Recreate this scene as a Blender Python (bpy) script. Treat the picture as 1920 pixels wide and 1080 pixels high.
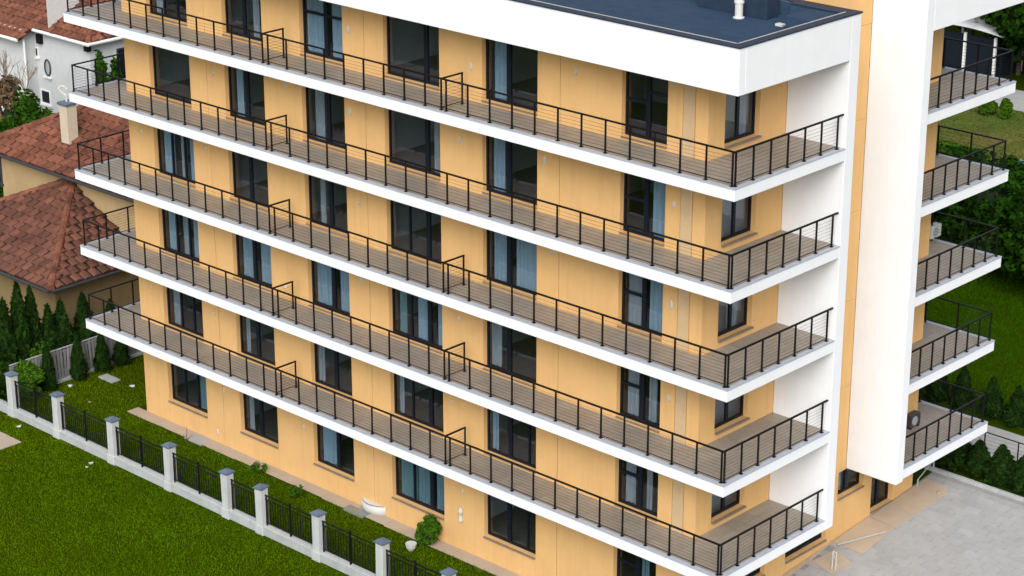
import bpy, bmesh, math, random
import numpy as np
from mathutils import Vector, Matrix
for o in list(bpy.data.objects): bpy.data.objects.remove(o)
scene = bpy.context.scene
C = scene.collection
R = math.radians
rnd = random.Random(7)

# ---------------------------------------------------------------- camera, sky, sun, exposure
CAM = Vector((34.693, -46.072, 33.554)); YAW = R(43.0554); PITCH = R(-20.5066); FPX = 4116.4
cam = bpy.data.cameras.new('camera'); cam_o = bpy.data.objects.new('camera', cam); C.objects.link(cam_o)
cam_o.location = CAM; cam_o.rotation_euler = (math.pi/2 + PITCH, 0, YAW)
cam.sensor_width = 36; cam.lens = FPX/1920*36; cam.clip_end = 1500; cam.clip_start = 1
scene.camera = cam_o
SUN_EL, SUN_AZ = R(38), R(143)          # azimuth from +Y towards +X
w = bpy.data.worlds.new('World'); scene.world = w; w.use_nodes = True
nt = w.node_tree; nt.nodes.clear()
wo = nt.nodes.new('ShaderNodeOutputWorld'); bg = nt.nodes.new('ShaderNodeBackground'); sk = nt.nodes.new('ShaderNodeTexSky')
sk.sky_type = 'NISHITA'; sk.sun_disc = False; sk.sun_elevation = SUN_EL; sk.sun_rotation = SUN_AZ
sk.air_density = 1.0; sk.dust_density = 4.0; sk.ozone_density = 1.0
hs = nt.nodes.new('ShaderNodeHueSaturation'); hs.inputs['Saturation'].default_value = 0.35   # overcast: the blue is milky
nt.links.new(sk.outputs[0], hs.inputs['Color']); nt.links.new(hs.outputs[0], bg.inputs[0]); nt.links.new(bg.outputs[0], wo.inputs[0])
bg.inputs[1].default_value = 0.15
sun = bpy.data.lights.new('sun', 'SUN'); sun.energy = 1.4; sun.angle = R(40); sun.color = (1, .975, .94)
sun_o = bpy.data.objects.new('sun', sun); C.objects.link(sun_o)
sd = Vector((math.sin(SUN_AZ)*math.cos(SUN_EL), math.cos(SUN_AZ)*math.cos(SUN_EL), math.sin(SUN_EL)))
sun_o.rotation_euler = sd.to_track_quat('Z', 'Y').to_euler(); sun_o.location = (20, -20, 60)
vs = scene.view_settings; vs.view_transform = 'Standard'; vs.look = 'None'; vs.gamma = 1; vs.exposure = 0.47; vs.use_curve_mapping = False

# pixel (of the 1920 px photograph) -> point on an axis plane
_f = Vector((-math.sin(YAW)*math.cos(PITCH), math.cos(YAW)*math.cos(PITCH), math.sin(PITCH)))
_r = _f.cross(Vector((0, 0, 1))).normalized(); _u = _r.cross(_f)
def at(u, v, ax, val):
    d = _f*FPX + _r*(u-960) - _u*(v-540)
    return CAM + d*((val-CAM[ax])/d[ax])
def proj(P):
    q = np.asarray(P, float) - np.array(CAM)
    dz = q @ np.array(_f)
    return 960 + FPX*(q @ np.array(_r))/dz, 540 - FPX*(q @ np.array(_u))/dz, dz

# ---------------------------------------------------------------- materials
M = {}
def mat(name, col, rough=.6, var=.12, scale=3., bump=0., bscale=40., spec=.5, metal=0., island=0., stain=None, stain_scale=.6, stain_amt=.5, streak=0., hue2=None):
    m = bpy.data.materials.new(name); m.use_nodes = True; n = m.node_tree.nodes; l = m.node_tree.links
    b = n['Principled BSDF']; b.inputs['Roughness'].default_value = rough; b.inputs['Metallic'].default_value = metal
    b.inputs['Specular IOR Level'].default_value = spec
    tc = n.new('ShaderNodeTexCoord'); geo = n.new('ShaderNodeNewGeometry'); oi = n.new('ShaderNodeObjectInfo')
    pos = geo.outputs['Position']
    nz = n.new('ShaderNodeTexNoise'); nz.inputs['Scale'].default_value = scale; nz.inputs['Detail'].default_value = 6; nz.inputs['Roughness'].default_value = .65
    l.new(pos, nz.inputs['Vector'])
    def mixc(a, bcol, fac, mode='MIX'):
        x = n.new('ShaderNodeMix'); x.data_type = 'RGBA'; x.blend_type = mode
        if isinstance(fac, float): x.inputs[0].default_value = fac
        else: l.new(fac, x.inputs[0])
        for s, val in ((6, a), (7, bcol)):
            if isinstance(val, tuple): x.inputs[s].default_value = (*val, 1)
            else: l.new(val, x.inputs[s])
        return x.outputs[2]
    def ramp(src, lo, hi):
        x = n.new('ShaderNodeMapRange'); x.inputs[1].default_value = lo; x.inputs[2].default_value = hi; l.new(src, x.inputs[0]); return x.outputs[0]
    dark = tuple(c*(1-var) for c in col); light = tuple(min(1, c*(1+var)) for c in col)
    c = mixc(dark, light, ramp(nz.outputs[0], .3, .7))
    if hue2:
        n3 = n.new('ShaderNodeTexNoise'); n3.inputs['Scale'].default_value = scale*.13; n3.inputs['Detail'].default_value = 4; l.new(pos, n3.inputs['Vector'])
        c = mixc(c, hue2, ramp(n3.outputs[0], .42, .68))
    if stain:
        n2 = n.new('ShaderNodeTexNoise'); n2.inputs['Scale'].default_value = stain_scale; n2.inputs['Detail'].default_value = 8; n2.inputs['Roughness'].default_value = .7
        l.new(pos, n2.inputs['Vector'])
        f = n.new('ShaderNodeMath'); f.operation = 'MULTIPLY'; f.inputs[1].default_value = stain_amt; l.new(ramp(n2.outputs[0], .5, .75), f.inputs[0])
        c = mixc(c, stain, f.outputs[0])
    if streak:
        mp = n.new('ShaderNodeMapping'); mp.inputs['Scale'].default_value = (7, 7, .35); l.new(pos, mp.inputs[0])
        n4 = n.new('ShaderNodeTexNoise'); n4.inputs['Scale'].default_value = 1.; n4.inputs['Detail'].default_value = 5; l.new(mp.outputs[0], n4.inputs['Vector'])
        f = n.new('ShaderNodeMath'); f.operation = 'MULTIPLY'; f.inputs[1].default_value = streak; l.new(ramp(n4.outputs[0], .5, .8), f.inputs[0])
        c = mixc(c, tuple(x*.45 for x in col), f.outputs[0])
    if island:
        hsn = n.new('ShaderNodeHueSaturation'); l.new(c, hsn.inputs['Color'])
        ad = n.new('ShaderNodeMath'); ad.operation = 'ADD'; l.new(geo.outputs['Random Per Island'], ad.inputs[0]); l.new(oi.outputs['Random'], ad.inputs[1])
        fr = n.new('ShaderNodeMath'); fr.operation = 'FRACT'; l.new(ad.outputs[0], fr.inputs[0])
        v = n.new('ShaderNodeMapRange'); v.inputs[3].default_value = 1-island; v.inputs[4].default_value = 1+island; l.new(fr.outputs[0], v.inputs[0]); l.new(v.outputs[0], hsn.inputs['Value'])
        c = hsn.outputs[0]
    l.new(c, b.inputs['Base Color'])
    if bump:
        nb = n.new('ShaderNodeTexNoise'); nb.inputs['Scale'].default_value = bscale; nb.inputs['Detail'].default_value = 5; l.new(pos, nb.inputs['Vector'])
        bp = n.new('ShaderNodeBump'); bp.inputs['Strength'].default_value = bump; bp.inputs['Distance'].default_value = .02; l.new(nb.outputs[0], bp.inputs['Height']); l.new(bp.outputs[0], b.inputs['Normal'])
    M[name] = m; return m
mat('white_render', (.72, .742, .775), .75, .025, 1.2, .12, 60, .3, streak=.05)
mat('ochre_render', (.64, .395, .165), .85, .045, .9, .25, 70, .25, stain=(.52, .30, .11), stain_scale=.5, stain_amt=.35, streak=.16)
mat('groove_dark', (.30, .15, .05), .9)
mat('joint_strip', (.52, .37, .21), .8, .08, 2.)
mat('floor_tile', (.275, .24, .20), .5, .10, 5., .1, 60, .4, island=.07, stain=(.2, .16, .12), stain_scale=.8, stain_amt=.35)
mat('edge_metal', (.36, .39, .45), .45, .1, 3.)
mat('black_steel', (.006, .006, .007), .5, .2, 5., spec=.2)
mat('frame_navy', (.006, .009, .016), .45, .1, 4., spec=.2)
mat('sill_stone', (.22, .16, .115), .6, .15, 5.)
mat('interior_wall', (.24, .255, .28), .9, .05)
mat('interior_floor', (.10, .09, .08), .5, .2)
mat('curtain', (.20, .29, .35), .9, .06, 4.)
mat('curtain_grey', (.22, .25, .275), .9, .06, 4.)
mat('curtain_teal', (.11, .20, .22), .9, .06, 4.)
mat('roof_membrane', (.028, .054, .096), .9, .14, 2.5, .3, 25, .1, stain=(.036, .068, .115), stain_scale=.7, stain_amt=.6)
mat('coping_metal', (.018, .032, .058), .6, .2, 2., spec=.2, metal=.0)
mat('light_metal', (.36, .37, .39), .4, .1)
mat('lamp_white', (.48, .47, .42), .5, .1)
mat('pier_white', (.42, .445, .45), .8, .07, 2.5, .25, 50, stain=(.34, .35, .34), stain_scale=1.6, stain_amt=.5, streak=.35)
mat('cap_slate', (.085, .115, .165), .5, .18, 3.)
mat('plinth', (.35, .375, .38), .85, .12, 2., .25, 50, stain=(.24, .25, .24), stain_scale=1.5, stain_amt=.6, streak=.2)
mat('lawn', (.026, .044, .001), .95, .25, 1.2, .4, 30, .0, hue2=(.030, .044, .001))
mat('blade', (.066, .135, .0014), .9, .22, .55, spec=.02, island=.30, hue2=(.088, .133, .002))
mat('blade_deep', (.030, .092, .001), .9, .22, .55, spec=.02, island=.30, hue2=(.040, .095, .001))
mat('dry_lawn', (.10, .10, .022), .9, .3, .8, .4, 20, .1, hue2=(.055, .095, .014), stain=(.16, .12, .05), stain_scale=.25, stain_amt=.7)
mat('dry_blade', (.11, .115, .022), .85, .25, .5, spec=.15, island=.3, hue2=(.055, .105, .012), stain=(.18, .13, .05), stain_scale=.25, stain_amt=.7)
mat('paver', (.335, .336, .335), .85, .07, 2., .2, 40, .2, island=.05, stain=(.26, .26, .258), stain_scale=.7, stain_amt=.5)
mat('paver_joint', (.24, .24, .24), .9, .15, 6.)
mat('beige_board', (.42, .335, .25), .8, .07, 1.5, .1, 30, stain=(.33, .25, .18), stain_scale=.9, stain_amt=.5)
mat('beige_strip', (.38, .31, .245), .85, .12, 2., .2, 40, stain=(.26, .2, .14), stain_scale=1., stain_amt=.5)
mat('terracotta', (.17, .064, .039), .85, .25, 1.8, .25, 30, .2, island=.28, stain=(.04, .024, .02), stain_scale=.5, stain_amt=.95)
mat('terracotta_old', (.125, .052, .034), .85, .25, 1.3, .25, 30, .25, island=.26, stain=(.035, .022, .018), stain_scale=.35, stain_amt=.95)
mat('roof_under', (.02, .013, .011), .9)
mat('gutter', (.035, .037, .042), .45, .15)
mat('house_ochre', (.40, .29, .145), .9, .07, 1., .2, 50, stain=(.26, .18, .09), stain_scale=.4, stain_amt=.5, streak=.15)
mat('shaded_ochre', (.19, .135, .058), .9, .07, 1., .2, 50, stain=(.15, .105, .05), stain_scale=.4, stain_amt=.5, streak=.2)  # house ochre of the annex, shade from trees and building darkened into its colour
mat('house_grey', (.50, .52, .54), .9, .05, .7, .15, 50, stain=(.36, .37, .39), stain_scale=.3, stain_amt=.5, streak=.12)
mat('house_trim', (.68, .69, .69), .7, .05)
mat('chimney_beige', (.50, .43, .33), .85, .08, 3., .2, 40, streak=.2)
mat('wood_grey', (.20, .20, .20), .85, .2, 4., .2, 30, island=.2, streak=.3)
mat('thuja_leaf', (.009, .024, .0035), .85, .35, 2.5, spec=.03, island=.65)
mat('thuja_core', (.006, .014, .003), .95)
mat('bush_leaf', (.018, .055, .003), .8, .3, 1.5, spec=.05, island=.5)
mat('bright_leaf', (.036, .092, .004), .8, .3, 1.5, spec=.08, island=.45)
mat('tree_leaf', (.010, .034, .002), .85, .4, .7, spec=.03, island=.55)
mat('brown_leaf', (.085, .05, .02), .8, .3, 1.5, island=.45)
mat('agave_leaf', (.05, .12, .10), .5, .2, 2., island=.2)
mat('bark', (.075, .055, .038), .9, .3, 8., .4, 40)
mat('twig', (.22, .17, .10), .9, .25, 8.)
mat('paper', (.52, .52, .51), .8, .08)
mat('paper_brown', (.34, .22, .15), .8, .1)
mat('plastic_grey', (.30, .31, .32), .5, .1)
mat('concrete', (.34, .34, .335), .85, .12, 1.5, .2, 40, stain=(.24, .24, .24), stain_scale=.6, stain_amt=.5)
mat('canopy_fabric', (.52, .54, .56), .7, .1, 2.)
def glassmat(name, tint, ior=1.5):
    m = bpy.data.materials.new(name); m.use_nodes = True; n = m.node_tree.nodes; l = m.node_tree.links; n.clear()
    out = n.new('ShaderNodeOutputMaterial'); mx = n.new('ShaderNodeMixShader'); tr = n.new('ShaderNodeBsdfTransparent'); gl = n.new('ShaderNodeBsdfGlossy'); lw_ = n.new('ShaderNodeLayerWeight'); pw_ = n.new('ShaderNodeMath'); fr = n.new('ShaderNodeMath')
    geo = n.new('ShaderNodeNewGeometry'); nz = n.new('ShaderNodeTexNoise'); nz.inputs['Scale'].default_value = .9; bp = n.new('ShaderNodeBump'); bp.inputs['Strength'].default_value = .03; bp.inputs['Distance'].default_value = .05
    l.new(geo.outputs['Position'], nz.inputs['Vector']); l.new(nz.outputs[0], bp.inputs['Height']); l.new(bp.outputs[0], gl.inputs['Normal'])
    lw_.inputs[0].default_value = .5; pw_.operation = 'POWER'; pw_.inputs[1].default_value = 5; fr.operation = 'MULTIPLY_ADD'; fr.inputs[1].default_value = .9; fr.inputs[2].default_value = ior; l.new(lw_.outputs['Facing'], pw_.inputs[0]); l.new(pw_.outputs[0], fr.inputs[0]); tr.inputs[0].default_value = (*tint, 1); gl.inputs['Roughness'].default_value = .02
    l.new(fr.outputs[0], mx.inputs[0]); l.new(tr.outputs[0], mx.inputs[1]); l.new(gl.outputs[0], mx.inputs[2]); l.new(mx.outputs[0], out.inputs[0]); M[name] = m
glassmat('glass', (.88, .92, .95), .06); glassmat('rail_glass', (.88, .92, .92), .04)

# ---------------------------------------------------------------- mesh helpers
WORLD = {}      # object name -> world origin (nothing that parents is rotated)
def thing(name, label, cat, loc, group=None):
    o = bpy.data.objects.new(name, None); C.objects.link(o); o.location = loc; o.empty_display_size = .3
    o['label'] = label; o['category'] = cat
    if group: o['group'] = group
    WORLD[o.name] = Vector(loc); return o
def tag(o, label, cat, group=None):
    o['label'] = label; o['category'] = cat
    if group: o['group'] = group
    return o
def link(name, me, parent=None, wloc=(0, 0, 0), rot=None, scale=None):
    o = bpy.data.objects.new(name, me); C.objects.link(o); wloc = Vector(wloc)
    if parent is not None: o.parent = parent; o.location = wloc - WORLD[parent.name]
    else: o.location = wloc
    if rot is not None: o.rotation_euler = rot
    if scale is not None: o.scale = scale if hasattr(scale, '__len__') else (scale,)*3
    WORLD[o.name] = wloc; return o
class MB:
    def __init__(s): s.v = []; s.f = []
    def add(s, vs, fs):
        k = len(s.v); s.v += [tuple(p) for p in vs]; s.f += [tuple(i+k for i in f) for f in fs]; return s
    def box(s, x0, y0, z0, x1, y1, z1):
        if x0 > x1: x0, x1 = x1, x0
        if y0 > y1: y0, y1 = y1, y0
        if z0 > z1: z0, z1 = z1, z0
        return s.add([(x0,y0,z0),(x1,y0,z0),(x1,y1,z0),(x0,y1,z0),(x0,y0,z1),(x1,y0,z1),(x1,y1,z1),(x0,y1,z1)],
              [(3,2,1,0),(4,5,6,7),(0,1,5,4),(1,2,6,5),(2,3,7,6),(3,0,4,7)])
    def tube(s, p, q, r, n=6, r2=None):
        p = Vector(p); q = Vector(q); r2 = r if r2 is None else r2; d = (q-p).normalized()
        a = d.cross(Vector((0,0,1)) if abs(d.z) < .9 else Vector((1,0,0))).normalized(); b = d.cross(a)
        vs = []
        for c, rr in ((p, r), (q, r2)):
            for i in range(n):
                t = 2*math.pi*i/n; vs.append(c + (a*math.cos(t) + b*math.sin(t))*rr)
        fs = [(i, i+n, (i+1)%n+n, (i+1)%n) for i in range(n)] + [tuple(range(n)), tuple(range(2*n-1, n-1, -1))]
        return s.add(vs, fs)
    def lathe(s, prof, cx, cy, n=10):
        vs = []; fs = []
        for r, z in prof:
            for i in range(n): t = 2*math.pi*i/n; vs.append((cx+r*math.cos(t), cy+r*math.sin(t), z))
        for k in range(len(prof)-1):
            for i in range(n): fs.append((k*n+i, k*n+(i+1)%n, (k+1)*n+(i+1)%n, (k+1)*n+i))
        fs += [tuple(range(n-1, -1, -1)), tuple(range((len(prof)-1)*n, len(prof)*n))]
        return s.add(vs, fs)
    def poly(s, pts, th):
        n = len(pts); vs = [Vector(p) for p in pts] + [Vector(p)+Vector((0,0,th)) for p in pts]
        return s.add(vs, [tuple(range(n-1,-1,-1)), tuple(range(n, 2*n))] + [(i, (i+1)%n, (i+1)%n+n, i+n) for i in range(n)])
    def mesh(s, name, m, smooth=False):
        me = bpy.data.meshes.new(name); me.from_pydata(s.v, [], s.f); me.materials.append(M[m]); me.update()
        if smooth: me.polygons.foreach_set('use_smooth', [True]*len(me.polygons))
        return me
    def build(s, name, m, parent=None, bevel=0, smooth=False, kind=None):
        a = np.array(s.v); lo = a.min(0); hi = a.max(0); o0 = Vector(((lo[0]+hi[0])/2, (lo[1]+hi[1])/2, lo[2]))
        s.v = [tuple(x) for x in (a - np.array(o0))]
        o = link(name, s.mesh(name, m, smooth), parent, o0)
        if bevel:
            b = o.modifiers.new('bevel', 'BEVEL'); b.width = bevel; b.segments = 2; b.limit_method = 'ANGLE'
        if kind: o['kind'] = kind
        return o
def box(name, m, parent, *a, **k): return MB().box(*a).build(name, m, parent, **k)
def np_mesh(name, V, F, m):
    me = bpy.data.meshes.new(name); V = np.asarray(V, np.float32); F = np.asarray(F, np.int32); k = F.shape[1]
    me.vertices.add(len(V)); me.vertices.foreach_set('co', V.ravel()); me.loops.add(F.size); me.loops.foreach_set('vertex_index', F.ravel())
    me.polygons.add(len(F)); me.polygons.foreach_set('loop_start', np.arange(0, F.size, k, dtype=np.int32)); me.materials.append(M[m]); me.update(calc_edges=True); me.validate(); return me

# ---------------------------------------------------------------- ground
def smooth(a, b, x): t = np.clip((x-a)/(b-a), 0, 1); return t*t*(3-2*t)
def gz(x, y):
    s = ((x+15)*55 + (y-5)*50)/74
    return -.9 + smooth(4, 9, s)*(np.clip(-.55+.0735*y, -.9, .55)+.9)
xs = np.concatenate([np.linspace(-320, -45, 20), np.linspace(-42, 20, 63), np.linspace(24, 240, 16)]); ys = np.concatenate([np.linspace(-260, -16, 18), np.linspace(-14, 60, 75), np.linspace(64, 420, 26)])
XX, YY = np.meshgrid(xs, ys, indexing='ij'); ZZ = gz(XX, YY)
V = np.stack([XX, YY, ZZ], -1).reshape(-1, 3); ny = len(ys)
F = [(i*ny+j, (i+1)*ny+j, (i+1)*ny+j+1, i*ny+j+1) for i in range(len(xs)-1) for j in range(ny-1)]
g = link('ground', np_mesh('ground', V, F, 'lawn')); g['kind'] = 'structure'
nr = np.random.default_rng(5)
def blades(name, rects, dens, hmin, hmax, wid, m, label, excl=None):
    P = []
    for x0, x1, y0, y1 in rects:
        n = int((x1-x0)*(y1-y0)*dens); P.append(np.stack([nr.uniform(x0, x1, n), nr.uniform(y0, y1, n)], 1))
    P = np.concatenate(P); z = gz(P[:,0], P[:,1]); B = np.column_stack([P, z]); u, v, _ = proj(B)
    k = (u > -60) & (u < 1980) & (v > -60) & (v < 1150)
    if excl is not None: k &= ~excl(P[:,0], P[:,1])
    B = B[k]; n = len(B)
    patch = .5+.5*np.sin(B[:,0]*1.7+np.sin(B[:,1]*2.3)*1.4)*np.sin(B[:,1]*1.9+B[:,0]*.6)
    a = nr.uniform(0, 2*np.pi, n); h = nr.uniform(hmin, hmax, n)*(.75+.5*patch); ww = wid*nr.uniform(.6, 1.4, n); la = nr.uniform(0, 2*np.pi, n); lean = h*nr.uniform(.2, .9, n)
    d = np.stack([np.cos(a)*ww, np.sin(a)*ww, np.zeros(n)], 1)
    tip = B + np.stack([np.cos(la)*lean, np.sin(la)*lean, h], 1)
    V = np.stack([B-d, B+d, tip], 1).reshape(-1, 3); V[:,2] -= np.tile([.01, .01, 0], n)
    o = link(name, np_mesh(name, V, np.arange(3*n).reshape(n, 3), m)); o['kind'] = 'stuff'; o['label'] = label; o['category'] = 'grass'
    return o
blades('lawn_grass', [(-37, -6, -13, 1.25), (-34, -29.25, 1.25, 9)], 620, .035, .075, .014, 'blade', 'mown dark green grass of the lawn around the white-piered fence',
       lambda x, y: ((y > -2.42) & (y < -2.02)) | ((x < -30.35) & (y < -3.5)) | (x < -34.05) | ((y > .95) & (x > -29.75)))
blades('courtyard_grass', [(-15, 3, 20.3, 34)], 420,   .04, .08, .018, 'blade_deep', 'deep green grass of the lawn beyond the small conifer row')
dry = [(-34, -12, 38, 57.5)]
V = np.array([(-36, 38, .554), (-10, 38, .554), (-10, 57.3, .554), (-36, 57.3, .554)]); o = link('dry_lawn', np_mesh('dry_lawn', V, [(0, 1, 2, 3)], 'dry_lawn')); o['kind'] = 'structure'
blades('dry_grass', dry, 240, .05, .10, .025, 'dry_blade', 'yellowish patchy grass of the far lawn below the concrete drive')

# ---------------------------------------------------------------- courtyard pavement
SL = math.atan(.0735); pz = lambda y: -.55+.0735*y
pv = MB().add([(-2.2, 0, pz(0)+.004), (12, 0, pz(0)+.004), (12, 15.05, pz(15.05)+.004), (-2.2, 15.05, pz(15.05)+.004)], [(0,1,2,3)]).build('pavement', 'paver_joint'); pv['kind'] = 'structure'
cells = []
ph, pw = .36, .62
for j in range(int(15/ph)):
    for i in range(-1, 24):
        x0 = -2.13 + i*pw + (pw*.5 if j % 2 else 0) ; y0 = .05 + j*ph
        if x0 < -2.14 or x0 > 11: continue
        cells.append((x0+pw/2, y0+ph/2))
cc = np.array([(x, y, pz(y)) for x, y in cells]); u, v, dz = proj(cc)
vis = (u > 1440) & (u < 1960) & (v < 1110) & (v > 880) & ~((v < 1010) & (u < 1550))
order = np.argsort(np.where(vis, dz, 1e6))
pmesh = []
for k in range(4):
    b = MB(); hx, hy = pw/2-.006, ph/2-.006; e = .008
    b.add([(-hx,-hy,0),(hx,-hy,0),(hx,hy,0),(-hx,hy,0),(-hx,-hy,.016),(hx,-hy,.016),(hx,hy,.016),(-hx,hy,.016),(-hx+e,-hy+e,.022),(hx-e,-hy+e,.022),(hx-e,hy-e,.022),(-hx+e,hy-e,.022)],
          [(0,1,5,4),(1,2,6,5),(2,3,7,6),(3,0,4,7),(4,5,9,8),(5,6,10,9),(6,7,11,10),(7,4,8,11),(8,9,10,11)]); pmesh.append(b)
pm = [b.mesh('paver', 'paver') for b in pmesh[:1]]
rest = MB()
for n_, k in enumerate(order):
    x, y, z = cc[k]; z += .005 + rnd.uniform(-.002, .003)
    if n_ < 300: link('paver', pm[0], pv, (x, y, z), (SL+rnd.uniform(-.004, .004), rnd.uniform(-.004, .004), rnd.uniform(-.006, .006)))
    else: rest.add([(x+a, y+b_, z+c+.0735*b_) for a, b_, c in pmesh[0].v], pmesh[0].f)
rest.build('far_pavers', 'paver', pv, kind='stuff')
kb = MB()
o = thing('stone_kerb', 'pale stone kerb between grey courtyard paving and clipped hedge', 'kerb', (2, 15.12, .5))
for i in range(12):
    x = -2.6+i*1.0; box('kerb_stone', 'plinth', o, x+.005, 15.05, .3, x+.995, 15.2, .68+rnd.uniform(-.004, .004), bevel=.015)

# ---------------------------------------------------------------- the apartment building
WY, WX, XL = 1.5, -2.15, -29.2            # front wall plane, right wall plane, left wall plane
BL = -30.7                                # left end of the balconies
TH = .25; REC = .18
apt = thing('apartment_building', 'long ochre apartment block with white balcony bands and flat dark roof', 'apartment building', (-15, 5, -.9))
def mapper(axis, plane):
    if axis == 'front': return lambda u, d, z: (u, plane+d, z)       # outward is -Y
    return lambda u, d, z: (plane-d, u, z)                            # outward is +X
def mbox(b, P, u0, u1, d0, d1, z0, z1):
    a = P(u0, d0, z0); c = P(u1, d1, z1); return b.box(*a, *c)
def wall(axis, plane, u0, u1, z0, z1, ops, grooves=(), name='wall_panel'):
    P = mapper(axis, plane); cuts = sorted(ops); us = u0
    segs = []
    for a, b_, za, zb in cuts: segs.append((us, a)); us = b_
    segs.append((us, u1))
    for a, b_ in segs:
        gs = [a] + [g_ for g_ in sorted(grooves) if a < g_ < b_] + [b_]
        for k in range(len(gs)-1):
            l_ = gs[k] + (.012 if k else 0); r_ = gs[k+1] - (.012 if k < len(gs)-2 else 0)
            mbox(MB(), P, l_, r_, 0, TH, z0, z1).build(name, 'ochre_render', apt, bevel=.008)
            if k: mbox(MB(), P, gs[k]-.011, gs[k]+.011, .03, TH-.02, z0, z1-.01).build('joint', 'groove_dark', apt)
    for a, b_, za, zb in cuts:
        if zb < z1-.01: mbox(MB(), P, a, b_, 0.0, TH, zb, z1).build('lintel', 'ochre_render', apt)
        if za > z0+.01: mbox(MB(), P, a, b_, 0.0, TH, z0, za).build('wall_panel', 'ochre_render', apt)
def window(axis, plane, u0, u1, z0, z1, muls, trans=(), curtains=(), sill='sill_stone', name='window', proud=.05):
    """muls: (fraction, width); trans: (bay, fraction); curtains: (f0, f1, material)"""
    P = mapper(axis, plane); W = u1-u0; fw = .065; d0, d1 = REC, REC+.07
    fr = MB(); mbox(fr, P, u0, u0+fw, d0, d1, z0, z1); mbox(fr, P, u1-fw, u1, d0, d1, z0, z1); mbox(fr, P, u0+fw, u1-fw, d0, d1, z0, z0+fw*1.3); mbox(fr, P, u0+fw, u1-fw, d0, d1, z1-fw, z1)
    o = fr.build(name, 'frame_navy', apt)
    edges = [u0+fw]
    for f, wd in muls:
        c = u0+W*f; mbox(MB(), P, c-wd/2, c+wd/2, d0-.012, d1-.004, z0+fw*1.3, z1-fw).build('mullion', 'frame_navy', o); edges += [c-wd/2, c+wd/2]
    edges.append(u1-fw)
    for k in range(0, len(edges), 2):
        a, b_ = edges[k], edges[k+1]; zs = [z0+fw*1.3, z1-fw]
        for bay, f in trans:
            if bay == k//2:
                zz = z0+(z1-z0)*f; mbox(MB(), P, a, b_, d0-.005, d1-.01, zz-.045, zz+.045).build('transom', 'frame_navy', o); zs = [zs[0], zz-.045, zz+.045, zs[-1]]
        for q in range(0, len(zs), 2):
            mbox(MB(), P, a, b_, d0+.03, d0+.042, zs[q], zs[q+1]).build('pane', 'glass', o)
    if sill:
        mbox(MB(), P, u0+.003, u1-.003, -proud, REC+.02, z0-.06, z0-.004).build('sill', sill, o)
    for f0, f1, cm in curtains:
        a = u0+fw+.01+(W-2*fw-.02)*f0; b_ = u0+fw+.01+(W-2*fw-.02)*f1; n = max(8, int((b_-a)/.022)); c = MB(); ph_ = rnd.random()*6; vs = []; fs = []
        for i in range(n+1):
            t = i/n; uu = a+(b_-a)*t; dd = .36 + .03*math.sin(uu*38+ph_) + .016*math.sin(uu*17+ph_*2) + .01*math.sin(uu*71)
            vs += [P(uu, dd, z0+.03), P(uu, dd*.97+.012, z1+.02)]
        for i in range(n): fs.append((2*i, 2*i+2, 2*i+3, 2*i+1))
        c.add(vs, fs).build('curtain', cm, o, smooth=True)
    return o
WIN = [(-27.75, -25.45), (-23.52, -21.42), (-19.48, -17.37), (-15.44, -12.9), (-11.03, -8.7), (-5.36, -3.63)]
MUL = [[(.36, .07), (.68, .07)], [(.47, .15)], [(.53, .16)], [(.36, .06), (.70, .16)], [(.42, .16), (.78, .05)], [(.50, .15)]]
def mulof(k, i):
    if (k, i) == (4, 0): return []
    if i == 3 and k >= 4: return [(.70, .17)]
    if i == 4 and k: return [(.42, .17)] if k != 1 else [(.44, .15), (.80, .04)]
    return MUL[i]
cb, cg, ct = 'curtain', 'curtain_grey', 'curtain_teal'
CUR = {(5,0): [(.05,.3,cg)], (5,2): [(.0,.42,cb), (.6,1,cb)], (5,4): [(.06,.3,cb)], (5,3): [], (5,1): [(.6,.8,cg)],
       (4,1): [(.1,.24,cb)], (4,2): [(.1,.35,cg)], (4,4): [(.03,.28,cb)], (4,5): [(.58,1,cb)], (4,3): [(.78,.95,cg)],
       (3,0): [(.05,.3,cb), (.5,.66,cg), (.75,.98,cb)], (3,2): [(.15,.3,cg)], (3,4): [(.04,.34,cb), (.5,1,cb)], (3,5): [(0,.42,cg), (.58,1,cb)],
       (2,0): [(.02,.28,cb), (.42,.6,cg), (.72,1,cb)], (2,1): [(.05,.4,cb), (.56,1,cb)], (2,2): [(0,.46,cb), (.6,1,cb)], (2,3): [(.03,.2,ct), (.4,.62,cb), (.8,1,cb)], (2,4): [(.0,.2,cg)], (2,5): [(.06,.35,cg), (.6,.8,cg)],
       (1,0): [(.03,.26,cg)], (1,1): [(.05,.15,cg)], (1,3): [(.0,.1,cg)], (1,4): [(0,.12,cb)], (1,5): [(.05,.32,cg), (.6,.72,cg)], (1,2): [(.0,.12,cg)],
       (0,0): [(.66,1,ct)], (0,1): [(.04,.15,cg)], (0,2): [(.04,.48,cb), (.85,1,ct)], (0,3): [(.02,.34,ct), (.38,.62,ct), (.74,1,ct)], (0,4): [(.9,.98,cg)], (0,5): [(.5,.7,ct)]}
GRV = [-24.5, -16.35, -7.78]
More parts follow.
